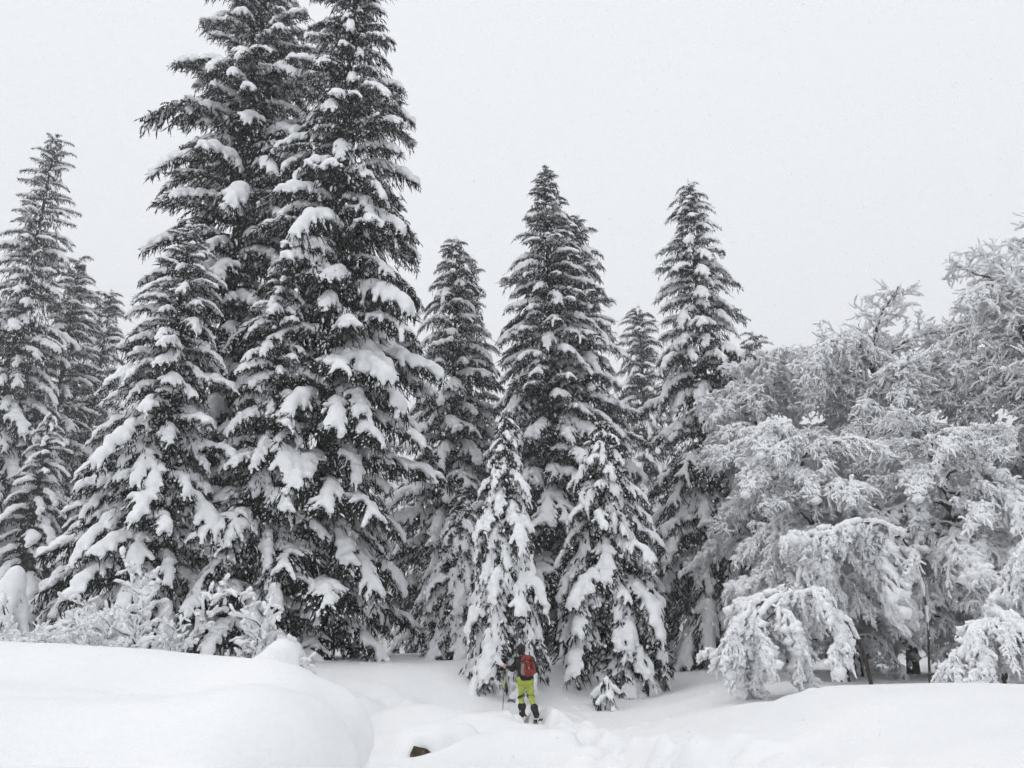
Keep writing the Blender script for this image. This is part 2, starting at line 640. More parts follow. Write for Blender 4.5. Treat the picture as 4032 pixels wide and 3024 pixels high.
LONG = [finish(make_bough(100 + i, 2.9, .60, .14 + .05 * (i % 3), .36 + .08 * (i % 4), .42, .152, .86, 25, tw_step=.046), 'bough_long') for i in range(7)]
HEAVY = [finish(make_bough(200 + i, 2.2, .60, .12, .40 + .09 * (i % 4), .27, .135, .82, 20), 'bough_heavy') for i in range(6)]
FINE = [finish(make_bough(300 + i, 2.1, .60, .16, .32 + .08 * (i % 4), .33, .11, .72, 18), 'bough_fine') for i in range(6)]
DARK = [finish(make_bough(400 + i, 2.6, .72, .12, .34 + .08 * (i % 3), .32, .095, .55, 24, fleck=320, tw_step=.046), 'bough_dark') for i in range(5)]
THIN = [finish(make_bough(500 + i, 2.2, .40, .05, .16 + .1 * i, .26, .085, .85, 18, vox=.035, bare=.1), 'bough_thin') for i in range(3)]
LOWB = [make_bough(600 + i, 2.6, .80, .12, .36 + .1 * i, .34, .16, .85, 9, vox=.10, low=True, fleck=0, tw_step=.16) for i in range(4)]


def trunk_mesh(name, H, r, seed, lean=0.0):
    t = np.linspace(0, 1, 14)
    g = np.random.default_rng(seed)
    ph = g.uniform(0, 6, 2)
    P = np.stack([lean * H * t + .06 * np.sin(t * 5 + ph[0]), .06 * np.sin(t * 4 + ph[1]), -0.4 + (H + .4) * t], 1)
    rr = r * (1 - .93 * t) + .35 * r * np.exp(-t * 25)
    v, q = tube_batch(P[None], rr[None], 10)
    return mesh_np(name, v, q, M_BARK)


def leader_mesh(seed, h):
    """Bare top shoot with short ascending side shoots, needles and snow."""
    g = np.random.default_rng(seed)
    nd, sn = Soup(), Soup()
    P = [[0, 0, 0]]
    D = [[.05 * g.normal(), .05 * g.normal(), 1]]
    Ln = [h]
    for k in range(3):
        for a in range(5):
            az = a * 1.257 + k * .6 + g.uniform(-.3, .3)
            P.append([0, 0, h * (.05 + .28 * k)])
            D.append([math.cos(az), math.sin(az), .75 + .3 * g.random()])
            Ln.append(h * (.5 - .13 * k) * g.uniform(.7, 1.1))
    P, D, Ln = np.array(P, float), np.array(D, float), np.array(Ln)
    twiglets(nd, P, D, Ln, g, needle=.05, width=.022, stations=14)
    Dn = D / np.linalg.norm(D, axis=1, keepdims=True)
    for q in range(3):
        c = P[1:] + Dn[1:] * (Ln[1:] * (.35 + .25 * q))[:, None] + [0, 0, .02]
        blobs(sn, c, np.tile([.07, .07, .05], (len(c), 1)) * g.uniform(.5, 1.1, (len(c), 1)))
    return nd.mesh('leader', [M_NEEDLE]), sn.mesh('leader_snow', [M_SNOW])


LEADERS = [leader_mesh(700 + i, 1.0) for i in range(2)]


def inner_mesh(seed, H, Rm, prof, knee, n, rtop=.12):
    """Hanging twig sprays that fill the crown between the boughs, with powder caught on them."""
    g = np.random.default_rng(seed)
    u = g.random(n) ** 1.15
    az = g.uniform(0, 6.283, n)
    r = Rm * (np.minimum(1, (1 - u) / knee) ** prof * (1 - rtop) + rtop) * (.18 + .47 * g.random(n) ** .8)
    o = np.stack([np.cos(az), np.sin(az), np.zeros(n)], 1)
    P = o * r[:, None]
    P[:, 2] = H * (.03 + .95 * u)
    D = o * g.uniform(.0, .7, (n, 1)) + g.normal(0, .18, (n, 3))
    D[:, 2] = -g.uniform(.6, 1.1, n)
    L = g.uniform(.22, .50, n) * np.clip(.45 + r / Rm, .4, 1.0) * (1 if H > 10 else .55)
    nd, sn = Soup(), Soup()
    twiglets(nd, P, D, L, g, fat=.022, stations=2, needle=.045, width=.03)
    m = int(n * .42)
    w = g.choice(n, m, replace=False)
    Dn = D[w] / np.linalg.norm(D[w], axis=1, keepdims=True)
    c0 = P[w] + [0, 0, .03]
    c1 = c0 + Dn * (L[w] * g.uniform(.3, .7, m))[:, None]
    rr = .016 + .045 * g.random(m) ** 2.5
    pts = np.stack([c0 - Dn * .02, c0 * .6 + c1 * .4 + [0, 0, .012], c1], 1)
    v, q = tube_batch(pts, np.stack([rr * .5, rr, rr * .3], 1), 4)
    sn.add(v, q)
    return nd.mesh('inner_foliage', [M_NEEDLE]), sn.mesh('inner_snow', [M_SNOW])


INNER = {'column': (28.0, 3.0) + inner_mesh(901, 28.0, 3.0, .8, .42, 7500), 'cone': (22.0, 3.6) + inner_mesh(902, 22.0, 3.6, .75, 1.0, 5200), 'small': (7.5, 1.9) + inner_mesh(903, 7.5, 1.9, .75, 1.0, 1700)}


def spruce(name, label, X, Y, H, Rm, nb, pool, group=None, prof=1.0, base=0.03, tilt=(-18, 22), seed=0, mix=None, mixp=0.0, leader=1.0, lean=0.0,
           top_pool=None, top_from=0.8, rtop=0.13, cat='tree', back=0.35, zs=1.0, rt=None, droopy=0, sunk=0.1, rmin=0.0, jit=.2, knee=1.0, upow=.88):
    """A snow-laden spruce: trunk, leader and single boughs, each with its load of snow."""
    g = random.Random(seed * 7 + 13)
    z0 = gz(X, Y) - sunk
    t = thing(name, label, cat, (X, Y, z0), 0, group)
    obj('trunk', trunk_mesh('trunk', H * .985, rt or (.012 * H + .03), seed, lean), t)
    if leader:
        ln, ls = LEADERS[seed % 2]
        lo = obj('leader', ln, t, (lean * H, 0, H - leader * .95), (0, 0, g.uniform(0, 6)), (leader * .9,) * 2 + (leader,))
        obj('snow_load', ls, lo)
    hi_, ri_, nd_, sn_i = INNER['column' if knee < 1 else 'small' if H < 11 else 'cone']
    io = obj('inner_foliage', nd_, t, None, (0, 0, g.uniform(0, 6.28)), (Rm / ri_, Rm / ri_, H / hi_))
    io['kind'] = 'stuff'
    obj('snow_load', sn_i, io)
    az = g.uniform(0, 6.28)
    i = 0
    cam_az = math.atan2(-Y, -X)
    while i < nb:
        u = ((i + g.random()) / nb)
        i += 1
        u = u ** upow
        az += 2.39996 + g.uniform(-.35, .35)
        face = math.cos(az - cam_az)
        if face < -.25 and g.random() > back:
            continue
        z = H * (base + (1 - base) * u) - .25
        r = max(rmin, Rm * (min(1.0, (1 - u) / knee) ** prof * (1 - rtop) + rtop)) * (g.uniform(1 - jit, 1 + jit)) * (1.0 if g.random() > .06 else 1.12)
        p = pool
        if mix and g.random() < mixp:
            p = mix
        if top_pool and u > top_from:
            p = top_pool
        if knee < 1 and u < .13 and g.random() < .75:
            p = DARK
        if r > 2.3 and p is not LONG and p is not DARK:
            p = LONG if g.random() < .62 else DARK
        b = p[g.randrange(len(p))]
        s = max(.16, r / b['L'])
        tl = math.radians(tilt[0] + (tilt[1] - tilt[0]) * u + g.uniform(-15, 13) - droopy * (1 - u))
        sy = s * g.uniform(.9, 1.15) if s > .5 else s * 1.15
        sz = (s * .55 + .45 * .75) * g.uniform(.9, 1.12) * zs if s < 1 else s * g.uniform(.85, 1.05) * zs
        if s < .45:
            sz = s * 1.15
        o = obj('bough', b['needles'], t, (lean * z, 0, z), (g.uniform(-.3, .3), -tl, az), (s, sy * (1 if g.random() < .5 else -1), sz))
        obj('snow_load', b['snow'], o)
    return t


def px_tree(px, py, Y):
    """X position and height above the local snow for a tree whose top is seen at the pixel."""
    p = at(px, py, Y)
    return p.x, p.z - gz(p.x, Y) + .1


# the two giants whose tops leave the frame
spruce('spruce_tree', 'giant snow-laden spruce with long level arms, its top cut off, behind the bushy smaller spruce', -9.9, 26.6, 28.6, 2.9, 290, LONG, 'large spruces', prof=.8, base=.02,
       tilt=(-10, 10), seed=1, mix=DARK, mixp=.14, leader=0, jit=.24, knee=.30)
spruce('spruce_tree', 'giant dark spruce with snow caps on drooping boughs, twin of the level-armed giant', -5.85, 25.0, 27.6, 3.0, 295, LONG, 'large spruces', prof=.8, base=.035,
       tilt=(-10, 2), seed=2, mix=DARK, mixp=.4, leader=0, jit=.28, knee=.62)
x, h = px_tree(194, 218, 22.6)
spruce('spruce_tree', 'bushy mid-height spruce with thick white boughs in front of the level-armed giant', x, 22.6, h, 2.6, 175, HEAVY, 'large spruces', prof=.75, base=.02,
       tilt=(-18, 20), seed=3, mix=LONG, mixp=.3, leader=1.3, jit=.25)
x, h = px_tree(286, 262, 23.6)
spruce('spruce_tree', 'snowy spruce with stacked white caps standing in front of the dark giant', x, 23.6, h, 2.5, 150, HEAVY, 'large spruces', prof=.7, base=.02,
       tilt=(-16, 10), seed=21, mix=LONG, mixp=.35, leader=.9, jit=.28)
# far left
x, h = px_tree(58, 132, 44)
spruce('spruce_tree', 'tall thin-topped hazy spruce at the far left with sparse upper branches', x, 44, h, 4.1, 230, FINE, 'spruces in the second row', prof=.68, base=.02, tilt=(-22, 8), seed=4,
       mix=DARK, mixp=.3, top_pool=THIN, top_from=.52, leader=1.2, rtop=.16)
x, h = px_tree(81, 256, 48)
spruce('spruce_tree', 'hazy spruce with a forked top beside the tall thin-topped one', x, 48, h, 3.8, 150, FINE, 'spruces in the second row', prof=.7, tilt=(-20, 16), seed=5, mix=DARK, mixp=.3, leader=.8, upow=.62, rtop=.2)
x, h = px_tree(112, 288, 52)
spruce('spruce_tree', 'low hazy spruce peeping out between the fork-topped one and the level-armed giant', x, 52, h, 4.0, 110, FINE, 'spruces in the second row', prof=.8, tilt=(-20, 16), seed=6, leader=.8, upow=.62, rtop=.2)
# centre
x, h = px_tree(456, 236, 34)
spruce('spruce_tree', 'slender pointed spruce just right of the dark giant, with a lower twin tip', x, 34, h, 3.5, 170, FINE, 'spruces in the second row', prof=.75, tilt=(-24, 10), seed=7, mix=DARK, mixp=.25, leader=1.0, upow=.75)
x, h = px_tree(472, 256, 35)
spruce('spruce_tree', 'narrow spruce tip leaning out behind the slender pointed spruce', x, 35, h, 2.6, 80, FINE, 'spruces in the second row', prof=.75, tilt=(-24, 10), seed=8, leader=1.0)
x, h = px_tree(546, 164, 31.5)
spruce('spruce_tree', 'tallest dark cone-shaped spruce in the middle, above the skier', x, 31.5, h, 3.7, 290, FINE, 'spruces in the second row', prof=.72, base=.02, tilt=(-20, 14), seed=9, mix=DARK, mixp=.35, leader=.9, rtop=.06)
x, h = px_tree(577, 213, 32.5)
spruce('spruce_tree', 'second cone-shaped spruce grown into the right side of the tallest middle one', x, 32.5, h, 3.3, 190, FINE, 'spruces in the second row', prof=.72, base=.02, tilt=(-22, 14), seed=10, mix=DARK, mixp=.3, leader=.9)
x, h = px_tree(502, 405, 22.4)
spruce('spruce_tree', 'small spruce bowed under thick snow directly behind the skier', x + .12, 22.4, h, 1.8, 130, HEAVY, 'young spruces behind the skier', prof=.72, base=.01, tilt=(-48, -12), seed=11, leader=.45, zs=1.0, rtop=.12)
x, h = px_tree(462, 486, 25.5)
spruce('spruce_tree', 'drooping young spruce left of the one behind the skier', x, 25.5, h, 2.0, 105, HEAVY, 'young spruces behind the skier', prof=.75, base=.01, tilt=(-48, -10), seed=12, mix=DARK, mixp=.25, leader=.4)
x, h = px_tree(592, 417, 24.2)
spruce('spruce_tree', 'broad young spruce with a white hooked top right of the skier', x + .3, 24.2, h, 2.8, 160, HEAVY, 'young spruces behind the skier', prof=.8, base=.01, tilt=(-40, -8), seed=13, mix=FINE, mixp=.5, leader=.3)
# right
x, h = px_tree(688, 180, 34)
spruce('spruce_tree', 'tall spruce with a long bare top shoot left of the bare trees', x, 34, h, 3.7, 230, HEAVY, 'spruces in the second row', prof=.72, base=.02, tilt=(-30, 14), seed=14, mix=FINE, mixp=.4, leader=1.9)
x, h = px_tree(638, 304, 50)
spruce('spruce_tree', 'small hazy spruce between the tallest middle spruce and the one with the bare shoot', x, 50, h, 3.3, 150, FINE, 'spruces in the second row', prof=.75, tilt=(-26, 10), seed=15, leader=.8, upow=.6, rtop=.24)
x, h = px_tree(752, 330, 48)
spruce('spruce_tree', 'dark spruce tip showing over the pale bare tree', x, 48, h, 3.4, 100, FINE, 'spruces in the second row', prof=.8, tilt=(-26, 10), seed=16, leader=.7, upow=.6, rtop=.24)


# background forest: whole trees of merged boughs, one crown and one mass of snow each
def far_tree_meshes(seed, H, Rm, nb):
    g = random.Random(seed)
    nd, sn = Soup(), Soup()
    az = 0
    for i in range(nb):
        u = ((i + g.random()) / nb) ** .95
        az += 2.4 + g.uniform(-.4, .4)
        b = LOWB[g.randrange(len(LOWB))]
        s = max(.2, Rm * ((1 - u) ** .75 * .9 + .1) * g.uniform(.8, 1.2) / b['L'])
        tl = math.radians(-24 + 36 * u + g.uniform(-10, 10))
        M = Matrix.Translation((0, 0, H * (.03 + .95 * u) - .2)) @ Matrix.Rotation(az, 4, 'Z') @ Matrix.Rotation(-tl, 4, 'Y') @ Matrix.Diagonal((s, s * 1.1, max(.5, s), 1))
        A = np.array(M)
        for src, dst in ((b['needles'], nd), (b['snow'], sn)):
            base = dst.n
            V = np.concatenate(src.V) @ A[:3, :3].T + A[:3, 3]
            dst.V.append(V)
            for f in src.F:
                dst.F.append(f + base)
            dst.n += len(V)
    return nd.mesh('far_crown', [M_NEEDLE]), sn.mesh('far_snow', [M_SNOW]), trunk_mesh('far_trunk', H, .2, seed)


FAR = [far_tree_meshes(40 + i, 15.0, 3.1 + .3 * i, 70) for i in range(3)]
g = random.Random(77)
far_spots = []
for row, (Y, n, hmax) in enumerate(((47, 15, 13.5), (55, 17, 15), (64, 18, 17))):
    half = Y * .74
    for i in range(n):
        xx = -half + 2 * half * (i + .5 + g.uniform(-.3, .3)) / n
        yy = Y + g.uniform(-3, 3)
        hh = hmax * g.uniform(.78, 1.0)
        if xx / yy < -.42:
            hh *= 1.35
        far_spots.append((xx, yy, hh))
far_spots += [(-31, 43, 14), (-27.5, 40.5, 11), (-24.5, 42, 12.5), (-20.5, 40, 10), (-17.5, 42.5, 12), (-14, 40.5, 9)]
for j, (xx, yy, hh) in enumerate(far_spots):
    cr, sn_, tr = FAR[j % 3]
    q = xx / yy
    lb, gr = (('hazy spruce of the dark wood at the far left', 'dark wood at the far left') if q < -.36 else
              ('hazy spruce showing behind the giant and the middle spruces', 'dim spruces behind the middle') if q < .2 else
              ('dim spruce standing behind the pale bare trees', 'dim spruces behind the bare trees'))
    t = thing('background_spruce', lb, 'tree', (xx, yy, gz(xx, yy) - .1), g.uniform(0, 6.28), gr)
    s = hh / 15.0
    for nm, me in (('trunk', tr), ('crown', cr), ('snow_load', sn_)):
        obj(nm, me, t, None, None, (s * 1.08, s * 1.08, s))


# ------------------------------------------------------------------ bare broad-leaved trees under snow
def grow(p, d, L, n, g, grav, wander):
    pts = [np.array(p, float)]
    d = np.array(d, float)
    d /= np.linalg.norm(d)
    for k in range(n - 1):
        d = d + np.array([0, 0, -grav / (n - 1)]) + g.normal(0, wander, 3)
        d /= np.linalg.norm(d)
        pts.append(pts[-1] + d * L / (n - 1))
    return np.array(pts)


def polyline_at(P, t):
    s = np.linspace(0, 1, len(P))
    return np.array([np.interp(t, s, P[:, c]) for c in range(3)]), P[min(len(P) - 1, int(t * (len(P) - 1)) + 1)] - P[min(len(P) - 2, int(t * (len(P) - 1)))]


def snow_tubes(soup, P, rs, g, sides=5, cov=.95, rb=0.0):
    """Snow lying along the upper side of a batch of twigs."""
    keep = g.random(len(P)) < cov
    P = P[keep]
    rs = rs[keep]
    if not len(P):
        return
    T = np.gradient(P, axis=1)
    T /= np.linalg.norm(T, axis=2, keepdims=True) + 1e-9
    hz = np.sqrt(np.clip(1 - T[..., 2] ** 2, 0, 1))
    r = rs * (.45 + .6 * hz) * g.uniform(.6, 1.35, rs.shape)
    r[:, -1] *= .55
    Pn = P.copy()
    Pn[..., 2] += r * .75 + rb
    V, Q = tube_batch(Pn, r, sides)
    soup.add(V, Q)
    # close the tip
    N, n = r.shape
    tip = (np.arange(N) * n + n - 1)[:, None] * sides
    if sides == 4:
        soup.F.append(tip + np.arange(4)[None] + soup.n - len(V))
    else:
        for k in range(1, sides - 1):
            soup.F.append(np.concatenate([tip, tip + k, tip + k + 1], 1) + soup.n - len(V))


def make_limb(seed, L, up, grav, n2, n3, s2=1.0, snow=.030, wander=.10, r0=.045, twig=.55, tuft=0.0):
    g = np.random.default_rng(seed)
    main = grow((0, 0, 0), (1, 0, up), L, 10, g, grav, wander)
    br, sn = Soup(), Soup()
    tt = np.linspace(0, 1, 10)
    v, q = tube_batch(main[None], (r0 * (1 - .82 * tt))[None], 5)
    br.add(v, q)
    snow_tubes(sn, main[None], np.full((1, 10), min(snow * 1.7, r0)), g, 6, 1.1, r0 * .5)
    sec, tw = [], []
    for k in range(n2):
        t = .12 + .86 * (k + g.random()) / n2
        p, d = polyline_at(main, t)
        d = d / (np.linalg.norm(d) + 1e-9)
        side = np.cross(d, [0, 0, 1]) + 1e-6
        side /= np.linalg.norm(side)
        sd = 1 if k % 2 else -1
        dd = d * .75 + side * sd * g.uniform(.4, 1.0) + np.array([0, 0, g.uniform(-.2, .45)])
        sec.append(grow(p, dd, L * s2 * g.uniform(.22, .45) * (1.15 - .6 * t), 6, g, grav * g.uniform(.7, 1.4), wander * 1.2))
        for j in range(n3):
            t2 = .12 + .88 * (j + g.random()) / n3
            p2, d2 = polyline_at(sec[-1], t2)
            d2 = d2 / (np.linalg.norm(d2) + 1e-9)
            dd2 = d2 * .7 + g.normal(0, .6, 3) + np.array([0, 0, .05])
            tw.append(grow(p2, dd2, twig * g.uniform(.4, 1.15), 5, g, grav * g.uniform(.6, 1.7), wander * 1.4))
    sec = np.array(sec)
    tw = np.array(tw)
    v, q = tube_batch(sec, np.tile(np.linspace(.015, .007, 6), (len(sec), 1)), 4)
    br.add(v, q)
    v, q = tube_batch(tw, np.tile(np.linspace(.007, .004, 5), (len(tw), 1)), 3)
    br.add(v, q)
    snow_tubes(sn, sec, np.full((len(sec), 6), snow * 1.35), g, 5, .97)
    snow_tubes(sn, tw, np.full((len(tw), 5), snow), g, 5, .93)
    # lumps
    n = int(len(tw) * .5)
    w = g.choice(len(tw), n)
    c = tw[w, g.integers(0, 4, n)] + [0, 0, snow]
    blobs(sn, c, (.6 + 2.2 * g.random((n, 1)) ** 2.2) * snow * np.array([[1.5, 1.5, 1.1]]))
    if tuft:
        n = len(tw)
        c = tw[:, 3] + [0, 0, snow * .8]
        d = tw[:, 4] - tw[:, 2]
        d /= np.linalg.norm(d, axis=1, keepdims=True) + 1e-9
        pts = np.stack([c - d * .06, c, c + d * .05 + [0, 0, .012], c + d * .09], 1)
        rr = g.uniform(.018, .042, (n, 1)) * tuft * np.array([[.35, 1, .9, .25]])
        v, q = tube_batch(pts, rr, 5)
        sn.add(v, q)
    return {'L': L, 'needles': br.mesh('limb', [M_TWIG]), 'snow': sn.mesh('limb_snow', [M_SNOW])}


WEEP = [make_limb(800 + i, 2.8, .45, .7 + .3 * i, 20, 15, snow=.031, r0=.052, wander=.24, twig=.32) for i in range(5)]
UPRIGHT = [make_limb(820 + i, 2.6, .5, .1, 18, 13, snow=.024, r0=.048, wander=.20, twig=.34) for i in range(4)]
CASC = [make_limb(840 + i, 2.2, .35, 1.7, 18, 15, snow=.041, r0=.044, wander=.24, twig=.29) for i in range(4)]
HANG = [make_limb(850 + i, 1.5, .25, 2.6, 15, 11, snow=.041, r0=.022, wander=.22, twig=.22) for i in range(4)]


def limb_tree(name, label, X, Y, H, Rm, nb, pool, seed, lean=(0, 0), group=None, prof='round', tilt=(-5, 60), base=.15, mix=None, mixp=0, rt=.14, smul=1.0, tf=.78):
    g = random.Random(seed)
    z0 = gz(X, Y) - .1
    t = thing(name, label, 'tree', (X, Y, z0), 0, group)
    n = 12
    tt = np.linspace(0, 1, n)
    gg = np.random.default_rng(seed)
    ph = gg.uniform(0, 6, 4)
    TP = np.stack([lean[0] * tt ** 1.3 * H + .18 * np.sin(tt * 5 + ph[0]), lean[1] * tt * H + .18 * np.sin(tt * 4 + ph[1]), -.4 + (H * tf + .4) * tt], 1)
    v, q = tube_batch(TP[None], (rt * (1 - .85 * tt) + .3 * rt * np.exp(-tt * 20))[None], 9)
    obj('trunk', mesh_np('trunk', v, q, M_BARK), t)
    # snow plastered on the windward side of the trunk
    sn = Soup()
    k = 70
    s = np.sort(gg.uniform(.05, 1, k))
    c = np.stack([np.interp(s, tt, TP[:, q]) for q in range(3)], 1)
    rr = rt * (1 - .85 * s)
    c[:, 1] -= rr * .8
    c[:, 0] += gg.normal(0, .5, k) * rr
    blobs(sn, c, np.stack([rr * .5 + .03, rr * .4 + .02, gg.uniform(.06, .22, k)], 1))
    obj('trunk_snow', sn.mesh('trunk_snow', [M_SNOW]), t)
    az = g.uniform(0, 6)
    cam_az = math.atan2(-Y, -X)
    for i in range(nb):
        u = (i + g.random()) / nb
        az += 2.4 + g.uniform(-.5, .5)
        if math.cos(az - cam_az) < -.5 and g.random() < .4:
            continue
        hz = base + (1 - base) * .98 * u
        p, _ = polyline_at(TP, hz)
        pr = .62 + .38 * math.sin(math.pi * (.15 + .7 * u))
        r = Rm * pr * g.uniform(.8, 1.2)
        pl = mix if (mix and g.random() < mixp) else pool
        b = pl[g.randrange(len(pl))]
        s = max(.35, r / b['L']) * smul
        tl = math.radians(tilt[0] + (tilt[1] - tilt[0]) * u ** 1.5 + g.uniform(-22, 22))
        tl = min(tl, math.radians(42 - 8 * u))
        o = obj('limb', b['needles'], t, tuple(p), (g.uniform(-.3, .3), -tl, az), (s, s * (1 if g.random() < .5 else -1), s))
        obj('snow_load', b['snow'], o)
    return t


BG = 'bare broad-leaved trees'
p = at(866, 300, 28)
limb_tree('broadleaf_tree', 'round-topped pale bare tree with twigs spiking up from its crown', p.x, 28, p.z - gz(p.x, 28) + .9, 3.9, 84, WEEP, 31, (-.0, 0), BG, mix=UPRIGHT, mixp=.5, tilt=(-5, 40), base=.12, rt=.19)
limb_tree('broadleaf_tree', 'large snow-coated bare tree cut off by the right picture edge', 17.9, 26.0, 16.5, 4.4, 70, UPRIGHT, 32, (.0, 0), BG, mix=WEEP, mixp=.5, tilt=(-5, 45), base=.15, rt=.24)
p = at(757, 350, 30)
limb_tree('broadleaf_tree', 'pale bare tree with weeping branches hanging over the bare-shoot spruce', p.x, 30, p.z - gz(p.x, 30) + 2.6, 3.1, 56, WEEP, 33, (0, 0), BG, mix=CASC, mixp=.35, tilt=(0, 52), base=.2, rt=.13)
limb_tree('broadleaf_tree', 'low spreading bare tree with cascading white branches below the round-topped one', 8.9, 23.5, 8.8, 2.8, 42, CASC, 34, (-.05, 0), BG, mix=WEEP, mixp=.5, tilt=(5, 50), base=.34, rt=.13)
limb_tree('broadleaf_tree', 'bare tree with a leaning dark trunk above the bowed saplings', 12.8, 22.5, 8.8, 2.7, 40, CASC, 35, (-.12, 0), BG, mix=WEEP, mixp=.5, tilt=(5, 50), base=.36, rt=.17)
limb_tree('broadleaf_tree', 'bare tree filling the gap between the round-topped one and the right edge', 15.2, 29.0, 9.6, 2.9, 38, WEEP, 36, (0, 0), BG, mix=UPRIGHT, mixp=.3, tilt=(0, 50), base=.15, rt=.13)
limb_tree('broadleaf_tree', 'thin bare tree rising behind the low spreading one', 10.7, 26.5, 9.6, 2.6, 36, WEEP, 38, (.04, 0), BG, mix=UPRIGHT, mixp=.3, tilt=(0, 50), base=.15, rt=.11)

# ------------------------------------------------------------------ saplings bowed down by snow
def bowed(name, label, pix, Y, seed, nbr, size, t0=.4, stems=2, group='saplings bowed to the ground by snow', rstem=.035, dy=0.5):
    g = random.Random(seed)
    gg = np.random.default_rng(seed)
    W = np.array([at(px, py, Y) for px, py in pix])
    base = W[0].copy()
    base[2] = gz(base[0], Y) - .15
    W[0] = base
    t = thing(name, label, 'sapling', tuple(base), 0, group)
    W = W - base
    n = 18
    s = np.linspace(0, 1, len(W))
    ss = np.linspace(0, 1, n)
    path = np.stack([np.interp(ss, s, W[:, c]) for c in range(3)], 1)
    for _ in range(3):
        path[1:-1] = .25 * path[:-2] + .5 * path[1:-1] + .25 * path[2:]
    path[:, 1] += -dy * ss ** 2
    f = Field(path.min(0) - .4, path.max(0) + .4, .03, 40)
    for k in range(stems):
        off = np.array([.16 * k, .10 * k, -.14 * k])
        P = path + off * np.sin(np.pi * ss)[:, None] + gg.normal(0, .012, path.shape)
        v, q = tube_batch(P[None], (rstem * (1 - .25 * k) * (1 - .75 * ss))[None], 7)
        st = Soup()
        st.add(v, q)
        so = obj('stem', st.mesh('stem', [M_BARK]), t)
        if k == 0:
            for q in range(2, n - 1):
                if gg.random() < (.95 if q / n > t0 - .1 else .5):
                    r = (.075 if q / n > t0 else .035) * gg.uniform(.55, 1.3)
                    f.cap(P[q] + [0, 0, r * .6], P[q + 1] + [0, 0, r * .6], r, r * .9, below=1.6)
            D = f.dist() + .012 * SinNoise(seed, 12, 6, 28)(*f.grid())
            obj('snow_load', f.mesh('snow_load', M_SNOW, D=D), so)
    for k in range(nbr):
        u = min(.999, t0 + (1 - t0) * (k + g.random()) / nbr)
        p, d = polyline_at(path, u)
        az = math.atan2(d[1], d[0]) + g.choice((-1, 1)) * g.uniform(.1, 1.9)
        b = HANG[g.randrange(len(HANG))]
        sc = size * g.uniform(.4, 1.3) * (1 if u < .8 else .8)
        room = max(.35, p[2] / 1.25)
        sc = min(sc, room)
        o = obj('limb', b['needles'], t, tuple(p), (g.uniform(-.3, .3), math.radians(g.uniform(-35, 45)), az), (sc, sc, sc * g.uniform(.9, 1.25)))
        obj('snow_load', b['snow'], o)
    return t


bowed('bowed_sapling', 'sapling bent into a white arch with two dark curved stems at its foot', [(872, 676), (862, 645), (842, 612), (816, 594), (790, 592), (764, 604), (744, 632), (738, 660)], 18.5, 61, 30, 1.1, .38)
bowed('bowed_sapling', 'bowed sapling in the lower right corner under thick rounded snow', [(1060, 700), (1042, 655), (1012, 624), (985, 620), (962, 634), (946, 660)], 15.5, 62, 24, .9, .24, stems=1)
bowed('bowed_sapling', 'taller bowed sapling with a hanging white curtain above the arch-shaped one', [(930, 690), (928, 610), (914, 550), (886, 522), (850, 522), (822, 538), (806, 566)], 21.0, 63, 22, 1.15, .34, stems=1, rstem=.032)
bowed('bowed_sapling', 'snow-wrapped bent sapling leaning in at the right picture edge', [(1085, 700), (1070, 620), (1048, 560), (1026, 543), (1008, 552)], 16.5, 64, 18, .9, .45, stems=1)


# ------------------------------------------------------------------ shrubs in front of the giants
SHRUB = [make_limb(860 + i, 1.5, 2.6, .15, 11, 4, snow=.022, r0=.014, wander=.16, twig=.18, tuft=1.15) for i in range(4)]


def shrub(label, px, Y, n, size, seed, wid):
    g = random.Random(seed)
    X = at(px, 640, Y).x
    t = thing('snowy_shrub', label, 'shrub', (X, Y, gz(X, Y) - .1), 0, 'shrubs on the snow bank')
    for i in range(n):
        b = SHRUB[g.randrange(4)]
        a = g.uniform(0, 6.28)
        r = g.random() ** .5 * wid
        s = size * g.uniform(.6, 1.1)
        o = obj('stem', b['needles'], t, (math.cos(a) * r, math.sin(a) * r * .6, 0), (g.uniform(-.2, .2), g.uniform(-.3, .25), a), (s, s, s))
        obj('snow_load', b['snow'], o)
    return t


shrub('tall twiggy shrub with upright snowy twigs under the bushy spruce', 166, 17.5, 9, 1.45, 1, .5)
shrub('low shrub of snow tufts at the left picture edge', 40, 15.0, 9, .72, 2, .6)
shrub('snowy shrub between the left-edge one and the tall twiggy one', 90, 16.0, 7, .95, 3, .4)
shrub('twiggy shrub beside the round snow mound', 254, 18.0, 7, 1.3, 4, .4)


